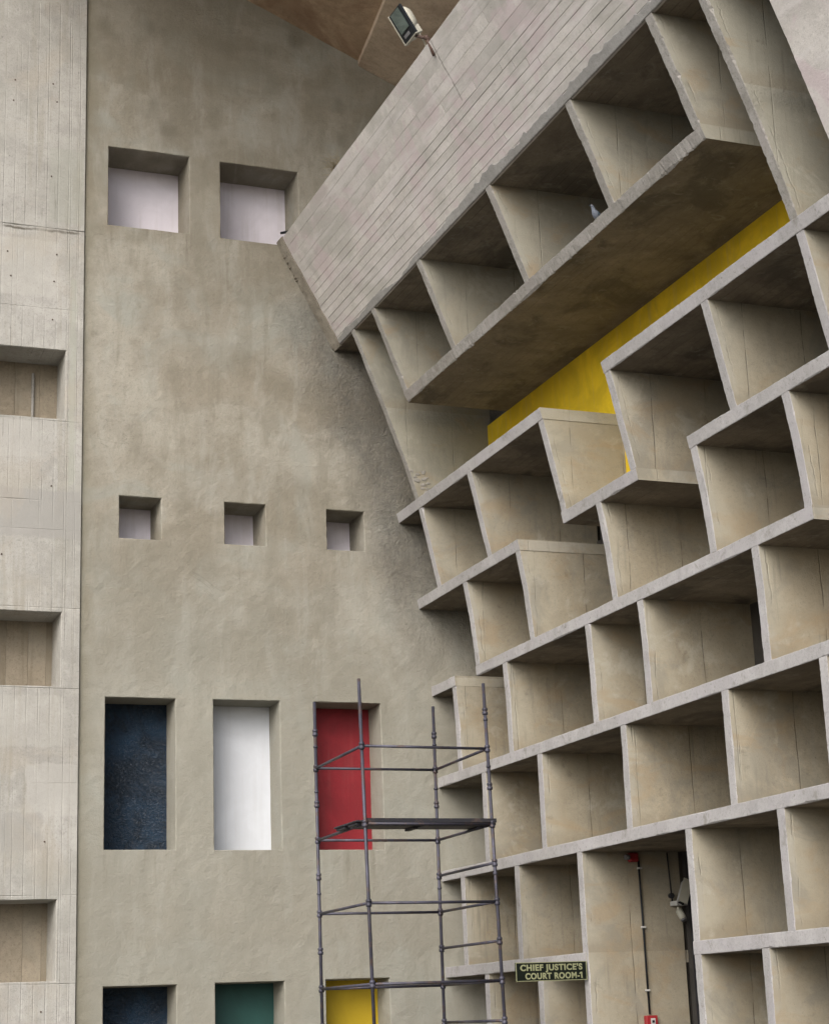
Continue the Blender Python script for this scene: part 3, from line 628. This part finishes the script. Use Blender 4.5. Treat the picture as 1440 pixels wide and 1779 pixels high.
# crumbs of mortar in the corner and along the beam's top edge
bm = bmesh.new()
for i in range(46):
    if i < 10: uu = random.uniform(0.2, LN); p = T + axn * uu; c0 = Vector((p.x - 0.03, 26.97, p.z - 0.02)); r0 = random.uniform(0.012, 0.03)
    else: c0 = Vector((8.42, random.uniform(19, 26.9), 14.02)); r0 = random.uniform(0.010, 0.030)
    r = bmesh.ops.create_icosphere(bm, subdivisions=1, radius=r0); bmesh.ops.scale(bm, verts=r['verts'], vec=(1, 1.8, 0.7)); bmesh.ops.translate(bm, verts=r['verts'], vec=c0)
    for v in r['verts']: v.co = jit(v.co, 0.008, 30)
link('mortar_crumb', from_bm(bm), 'mortar', pb, kind='stuff')

# ------------------------------------------------------------------ scaffold tower
sc_ = empty('scaffold_tower', (8.95, 23.6, 0), 'dark steel tube scaffold tower standing in the corner before the red panel', 'scaffold')
def P1(z): return Vector((8.106 - 0.0032 * z, 24.7, z))
def P2(z): return Vector((8.101 - 0.0172 * z, 22.55, z))
def P3(z): return Vector((9.871 + 0.0032 * z, 24.7, z))
def P4(z): return Vector((9.900 - 0.0190 * z, 22.6, z))
posts = [(P1, 5.99), (P2, 5.93), (P3, 5.97), (P4, 5.93)]
def cup_mesh():
    bm = bmesh.new(); prof = [(0.0245, -0.05), (0.036, -0.045), (0.040, -0.012), (0.031, -0.008), (0.031, 0.012), (0.039, 0.018), (0.034, 0.045), (0.0245, 0.05)]
    rg = [[bm.verts.new((r * math.cos(6.2832 * i / 10), r * math.sin(6.2832 * i / 10), z)) for i in range(10)] for r, z in prof]
    for a, b in zip(rg, rg[1:]):
        for i in range(10): bm.faces.new((a[i], a[(i + 1) % 10], b[(i + 1) % 10], b[i])).smooth = True
    bm.faces.new(rg[0][::-1]); bm.faces.new(rg[-1]); me = bpy.data.meshes.new('cup'); bmesh.ops.recalc_face_normals(bm, faces=bm.faces); bm.to_mesh(me); bm.free(); me.materials.append(M['tube']); return me
cm = cup_mesh()
def ring_mesh():
    me = tube_me((0, 0, -0.014), (0, 0, 0.014), 0.031, 10); me.materials.append(M['tube']); return me
rm = ring_mesh()
for k, (f, top) in enumerate(posts):
    tube('post', f(0.02), f(top), 0.0225, 'tube', sc_, n=12)
    box('base_plate', (f(0).x - 0.09, f(0).y - 0.09, 0), (f(0).x + 0.09, f(0).y + 0.09, 0.018), 'tube', sc_, bevel=0.003)
    for z in [0.55 + 0.5 * i for i in range(11)]:
        if k == 1 and abs(z * 2 % 1) < 0.2 and round((z - 0.05) * 2) % 2 == 1: continue
        o = bpy.data.objects.new('cup_coupler', cm); col.objects.link(o); o.parent = sc_; o.location = f(z) - sc_.location; o.rotation_euler.z = random.random()
        if z > 5.5 and k == 1: o.location = f(z) - sc_.location
    for z in (1.30, 3.32, 4.72, 5.35):
        if k != 1:
            o = bpy.data.objects.new('sleeve_ring', rm); col.objects.link(o); o.parent = sc_; o.location = f(z + 0.03 * k) - sc_.location
for z in (1.05, 2.05, 3.05, 4.05, 5.05):
    for a, b in ((P2, P4), (P1, P3), (P1, P2), (P3, P4)):
        p, q = a(z), b(z); d = (q - p).normalized() * 0.035
        tube('ledger', p + d, q - d, 0.0195, 'tube', sc_)
for z in (0.55, 1.55, 2.55, 3.55):
    p, q = P3(z), P4(z); d = (q - p).normalized() * 0.035; tube('rung', p + d, q - d, 0.0195, 'tube', sc_)
for y0, y1 in ((22.60, 23.04), (23.08, 23.52)):
    o = box('deck_plank', (7.93, y0, 4.078), (9.89, y1, 4.100), 'plank', sc_, bevel=0.004)
    for x in (7.98, 8.95, 9.87): box('stiffener', (x - 0.03, y0 + 0.05, 4.045), (x + 0.03, y1 - 0.05, 4.076), 'plank', o, bevel=0.003)
box('toe_plate', (8.04, 22.575, 4.072), (9.88, 22.598, 4.125), 'plank', sc_, bevel=0.003)

# ------------------------------------------------------------------ sign board
sg = empty('name_board', (10.32, 22.13, 2.02), "black sign board with pale lettering reading CHIEF JUSTICE'S COURT ROOM-1", 'sign')
box('board', (9.838, 22.10, 2.018), (10.832, 22.13, 2.252), 'sign_black', sg, bevel=0.004)
for a, b in (((9.838, 22.092, 2.244), (10.832, 22.102, 2.252)), ((9.838, 22.092, 2.018), (10.832, 22.102, 2.026)), ((9.838, 22.092, 2.026), (9.845, 22.102, 2.244)), ((10.825, 22.092, 2.026), (10.832, 22.102, 2.244))):
    box('border', a, b, 'sign_text', sg, bevel=0)
def text(s, cx, cz, size, y, parent, mat, width, name='lettering', bold=0.0035):
    one = s.endswith('1')
    cu = bpy.data.curves.new('text', 'FONT'); cu.body = s; cu.size = size; cu.align_x = 'CENTER'; cu.extrude = 0.003; cu.offset = bold; cu.space_character = 1.12
    o = bpy.data.objects.new('tmp', cu); col.objects.link(o); bpy.context.view_layer.update()
    me = bpy.data.meshes.new_from_object(o); bpy.data.objects.remove(o)
    xs = [v.co.x for v in me.vertices]; s0 = width / (max(xs) - min(xs)); mx = (max(xs) + min(xs)) / 2
    for v in me.vertices: v.co = Vector((cx + (v.co.x - mx) * s0, y - v.co.z, cz + v.co.y))
    if one:      # the slanting flag of the figure 1
        bm = bmesh.new(); bm.from_mesh(me); xr = max(v.co.x for v in me.vertices); zt = max(v.co.z for v in me.vertices) - 0.001
        xl = xr - 0.019; fr = [bm.verts.new((px, y - 0.0032, pz)) for px, pz in ((xl, zt), (xl, zt - 0.018), (xl - 0.020, zt - 0.028), (xl - 0.020, zt - 0.014))]
        bk = [bm.verts.new(v.co + Vector((0, 0.005, 0))) for v in fr]; bm.faces.new(fr); bm.faces.new(bk[::-1])
        for i in range(4): bm.faces.new((fr[i], fr[(i + 1) % 4], bk[(i + 1) % 4], bk[i]))
        bm.to_mesh(me); bm.free()
    me.materials.clear(); return link(name, me, mat, parent, label='text ' + s, kind='stuff')
text("CHIEF JUSTICE'S", 10.335, 2.150, 0.104, 22.096, sg, 'sign_text', 0.87)
text("COURT ROOM-1", 10.365, 2.045, 0.104, 22.096, sg, 'sign_text', 0.80)
for x in (10.0, 10.7): box('hanger', (x - 0.01, 22.13, 2.10), (x + 0.01, 22.145, 2.20), 'rust', sg, bevel=0)
box('bracket', (10.80, 22.13, 2.06), (10.86, 22.16, 2.22), 'rust', sg, bevel=0.002)

# ------------------------------------------------------------------ doorway fittings
cd = empty('alarm_conduit', (11.68, 22.05, 1.5), 'thin dark conduit with red boxes on the wall of the doorway', 'conduit')
tube('pipe', (11.67, 22.045, 1.56), (11.655, 22.045, 3.56), 0.014, 'black_metal', cd, n=8)
for z in (3.42, 2.66, 1.86): box('clip', (11.638, 22.02, z - 0.012), (11.690, 22.07, z + 0.012), 'white_metal', cd, bevel=0.002)
box('sounder', (11.50, 21.99, 3.50), (11.645, 22.07, 3.62), 'alarm_red', cd, bevel=0.02, label='red alarm sounder at the top of the conduit')
tube('sounder_cap', (11.44, 22.0, 3.56), (11.50, 22.0, 3.56), 0.035, 'grey_label', cd)
cb = box('call_point', (11.595, 21.99, 1.38), (11.755, 22.07, 1.545), 'alarm_red', cd, bevel=0.006, label='red call point box with a white notice')
box('notice', (11.652, 21.984, 1.40), (11.715, 21.989, 1.51), 'white_metal', cb, bevel=0)
box('notice_symbol', (11.668, 21.978, 1.455), (11.700, 21.983, 1.485), 'black_metal', cb, bevel=0)
sc2 = empty('security_camera', (12.16, 22.0, 2.7), 'white security camera on an arm above a second camera in the dark doorway', 'camera')
def obox(name, c, axes, half, mat, parent, bevel=0.008, **k):
    bm = bmesh.new(); bmesh.ops.create_cube(bm, size=2); mm = Matrix(axes).transposed()
    for v in bm.verts: v.co = Vector((v.co.x * half[0], v.co.y * half[1], v.co.z * half[2]))
    if bevel: bmesh.ops.bevel(bm, geom=list(bm.edges), offset=bevel, segments=2, affect='EDGES')
    for v in bm.verts: v.co = mm @ v.co + Vector(c)
    return link(name, from_bm(bm), mat, parent, **k)
a1 = Vector((0.45, 0.25, 0.86)).normalized(); a2 = Vector((0.9, -0.2, -0.42)); a2 = (a2 - a1 * a2.dot(a1)).normalized(); a3 = a1.cross(a2)
hs_ = obox('housing', (12.235, 21.93, 3.09), (a2, a3, a1), (0.055, 0.055, 0.16), 'white_metal', sc2)
obox('sunshield', Vector((12.235, 21.93, 3.09)) - a3 * 0.062, (a2, a3, a1), (0.065, 0.006, 0.175), 'cream_metal', sc2, bevel=0.003)
tube('lens', Vector((12.235, 21.93, 3.09)) - a1 * 0.17, Vector((12.235, 21.93, 3.09)) - a1 * 0.14, 0.042, 'black_metal', sc2)
box('bracket_plate', (12.10, 21.90, 2.925), (12.27, 22.07, 2.955), 'white_metal', sc2, bevel=0.008)
box('bracket_lip', (12.095, 21.89, 2.925), (12.115, 22.07, 2.985), 'white_metal', sc2, bevel=0.004)
tube('arm', (12.16, 21.99, 2.84), (12.17, 21.99, 2.93), 0.02, 'cream_metal', sc2)
tube('lower_camera', (12.165, 21.97, 2.86), (12.185, 21.90, 2.745), 0.048, 'cream_metal', sc2, n=14)
tube('lower_lens', (12.185, 21.90, 2.745), (12.188, 21.888, 2.726), 0.036, 'grey_label', sc2, n=14)
tube('cable', (12.12, 22.05, 2.97), (12.09, 22.05, 3.62), 0.010, 'frame', sc2, n=6)
tube('junction_box', (12.11, 22.02, 3.06), (12.11, 22.075, 3.06), 0.035, 'frame', sc2)

# ------------------------------------------------------------------ floodlight on the parapet beam
fl = empty('floodlight', (8.50, 20.45, 13.95), 'tilted floodlight with glass front and cream housing on the top edge of the parapet beam', 'floodlight')
uA = Vector((0.231, 0.0, -0.384)); lu = uA.length; uA.normalize(); vA = Vector((-0.019, 0.35, -0.009)); vA = (vA - uA * vA.dot(uA)); lv = 0.34; vA.normalize()
nA = uA.cross(vA).normalized()
if nA.x > 0: nA = -nA
FC = Vector((8.185, 20.575, 14.445))
def fpt(a, b, c): return FC + uA * a + vA * b + nA * c
def fbox(name, ca, cb, cc, ha, hb, hc, mat, parent, bevel=0.006, **k): return obox(name, fpt(ca, cb, cc), (uA, vA, nA), (ha, hb, hc), mat, parent, bevel, **k)
fbox('front_frame', 0, 0, -0.015, lu / 2, lv / 2, 0.02, 'black_metal', fl)
fbox('rim', 0, lv / 2 + 0.004, -0.01, lu / 2 + 0.005, 0.008, 0.025, 'cream_metal', fl, 0.003)
fbox('end_rim', lu / 2 + 0.004, 0, -0.01, 0.008, lv / 2 + 0.005, 0.025, 'cream_metal', fl, 0.003)
fbox('reflector', -lu * 0.13, 0, 0.010, lu * 0.33, lv * 0.36, 0.006, 'reflector', fl, 0.004)
fbox('rating_label', lu * 0.33, 0.02, 0.008, 0.022, 0.075, 0.003, 'grey_label', fl, 0)
rings = []
for q, s in ((-0.03, 0.98), (-0.09, 0.93), (-0.15, 0.74), (-0.185, 0.42), (-0.19, 0.1)):
    rings.append([fpt(-0.03 + s * lu / 2 * 0.85 * math.copysign(abs(math.cos(t)) ** 0.6, math.cos(t)), s * lv / 2 * math.copysign(abs(math.sin(t)) ** 0.6, math.sin(t)), q) for t in [6.2832 * i / 18 for i in range(18)]])
link('housing', loft(rings, smooth=True), 'cream_metal', fl)
fbox('gear_box', lu * 0.36, 0, -0.085, 0.06, lv * 0.36, 0.06, 'cream_metal', fl)
pa = fpt(lu / 2 - 0.02, -0.02, -0.06); pb_ = Vector((8.385, 20.22, 14.08)); pc = Vector((8.462, 20.20, 13.83))
tube('bracket_arm', pa, pb_, 0.022, 'rust', fl); tube('bracket_leg', pb_, pc, 0.02, 'rust', fl)
tube('bolt', pb_ + Vector((-0.03, 0, 0.03)), pb_ + Vector((0.03, 0, -0.03)), 0.03, 'rust', fl, n=6)
bm = bmesh.new(); pts = [fpt(0.05, -0.05, -0.17), Vector((8.40, 20.45, 14.22)), Vector((8.50, 20.6, 14.25)), Vector((8.6, 20.75, 14.17))]
for a, b in zip(pts, pts[1:]): tube_me(a, b, 0.007, 6, bm)
link('cable', from_bm(bm), 'cream_metal', fl)

# ------------------------------------------------------------------ dry grass on the parapet edge
def tuft(cx, cy, cz, n, label):
    bm = bmesh.new()
    for _ in range(n):
        b = Vector((cx + random.gauss(0, 0.02), cy + random.gauss(0, 0.10), cz - 0.02)); d = Vector((random.gauss(-0.05, 0.05), random.gauss(0, 0.08), random.uniform(0.10, 0.28))); w = Vector((0.005, 0.008, 0))
        prev = None
        for t in (0, 0.35, 0.7, 1.0):
            p = b + d * t + Vector((-0.06 * t * t, 0.05 * t * t * random.choice((-1, 1)), -0.05 * t * t)); ww = w * (1 - 0.85 * t)
            cur = (bm.verts.new(p - ww), bm.verts.new(p + ww))
            if prev: bm.faces.new((prev[0], prev[1], cur[1], cur[0]))
            prev = cur
    o = link('dry_grass_tuft', from_bm(bm), 'straw'); o['label'] = label; o['category'] = 'weed'
tuft(8.42, 24.1, 14.05, 80, 'straw coloured dry grass tuft growing on the top edge of the parapet beam')

# ------------------------------------------------------------------ pigeon on the long shelf
pg = empty('pigeon', (9.93, 18.72, 10.955), 'blue grey pigeon standing on the long upper shelf between two fins', 'bird')
def P(a, b, c): return Vector((9.93 + a, 18.72 + b, 10.955 + c))
spine = [(0.13, 0.05, 0.07, 0.006, 0.022), (0.08, 0.03, 0.085, 0.016, 0.034), (0.035, 0.015, 0.105, 0.038, 0.045), (0.0, 0, 0.125, 0.050, 0.052), (-0.035, -0.015, 0.15, 0.044, 0.044), (-0.055, -0.02, 0.18, 0.028, 0.028), (-0.062, -0.022, 0.205, 0.022, 0.023), (-0.072, -0.026, 0.228, 0.024, 0.023), (-0.09, -0.03, 0.236, 0.016, 0.016), (-0.102, -0.034, 0.234, 0.006, 0.006)]
rings = []
for i, (a, b, c, r1, r2) in enumerate(spine):
    p = P(a, b, c); q = P(*spine[min(i + 1, len(spine) - 1)][:3]); o = P(*spine[max(i - 1, 0)][:3]); d = (q - o).normalized()
    s = d.cross(Vector((0, 0, 1))).normalized(); t = s.cross(d)
    rings.append([p + s * r2 * math.cos(6.2832 * j / 12) + t * r1 * math.sin(6.2832 * j / 12) for j in range(12)])
link('body', loft(rings, smooth=True), 'feather', pg)
tube('beak', P(-0.100, -0.033, 0.234), P(-0.128, -0.042, 0.226), 0.004, 'feather_dark', pg, n=6)
for s in (-1, 1):
    tube('leg', P(0.0, 0.018 * s, -0.002), P(0.0, 0.018 * s, 0.08), 0.005, 'beak', pg, n=6)
    r = []
    for a, c, h in ((-0.03, 0.14, 0.012), (0.0, 0.13, 0.032), (0.05, 0.10, 0.026), (0.11, 0.07, 0.006)):
        r.append([P(a, s * (0.050 - max(0, a) * 0.25) + 0.35 * max(0, a) + dy * s, c + dz) for dy, dz in ((0, -h), (0.008, 0), (0, h), (-0.012, 0))])
    link('wing', loft(r, smooth=True), 'feather_dark', pg)
    r = bmesh.new(); bmesh.ops.create_icosphere(r, subdivisions=1, radius=0.004); bmesh.ops.translate(r, verts=r.verts, vec=P(-0.083, -0.028 + 0.020 * s, 0.234)); link('eye', from_bm(r), 'beak', pg)
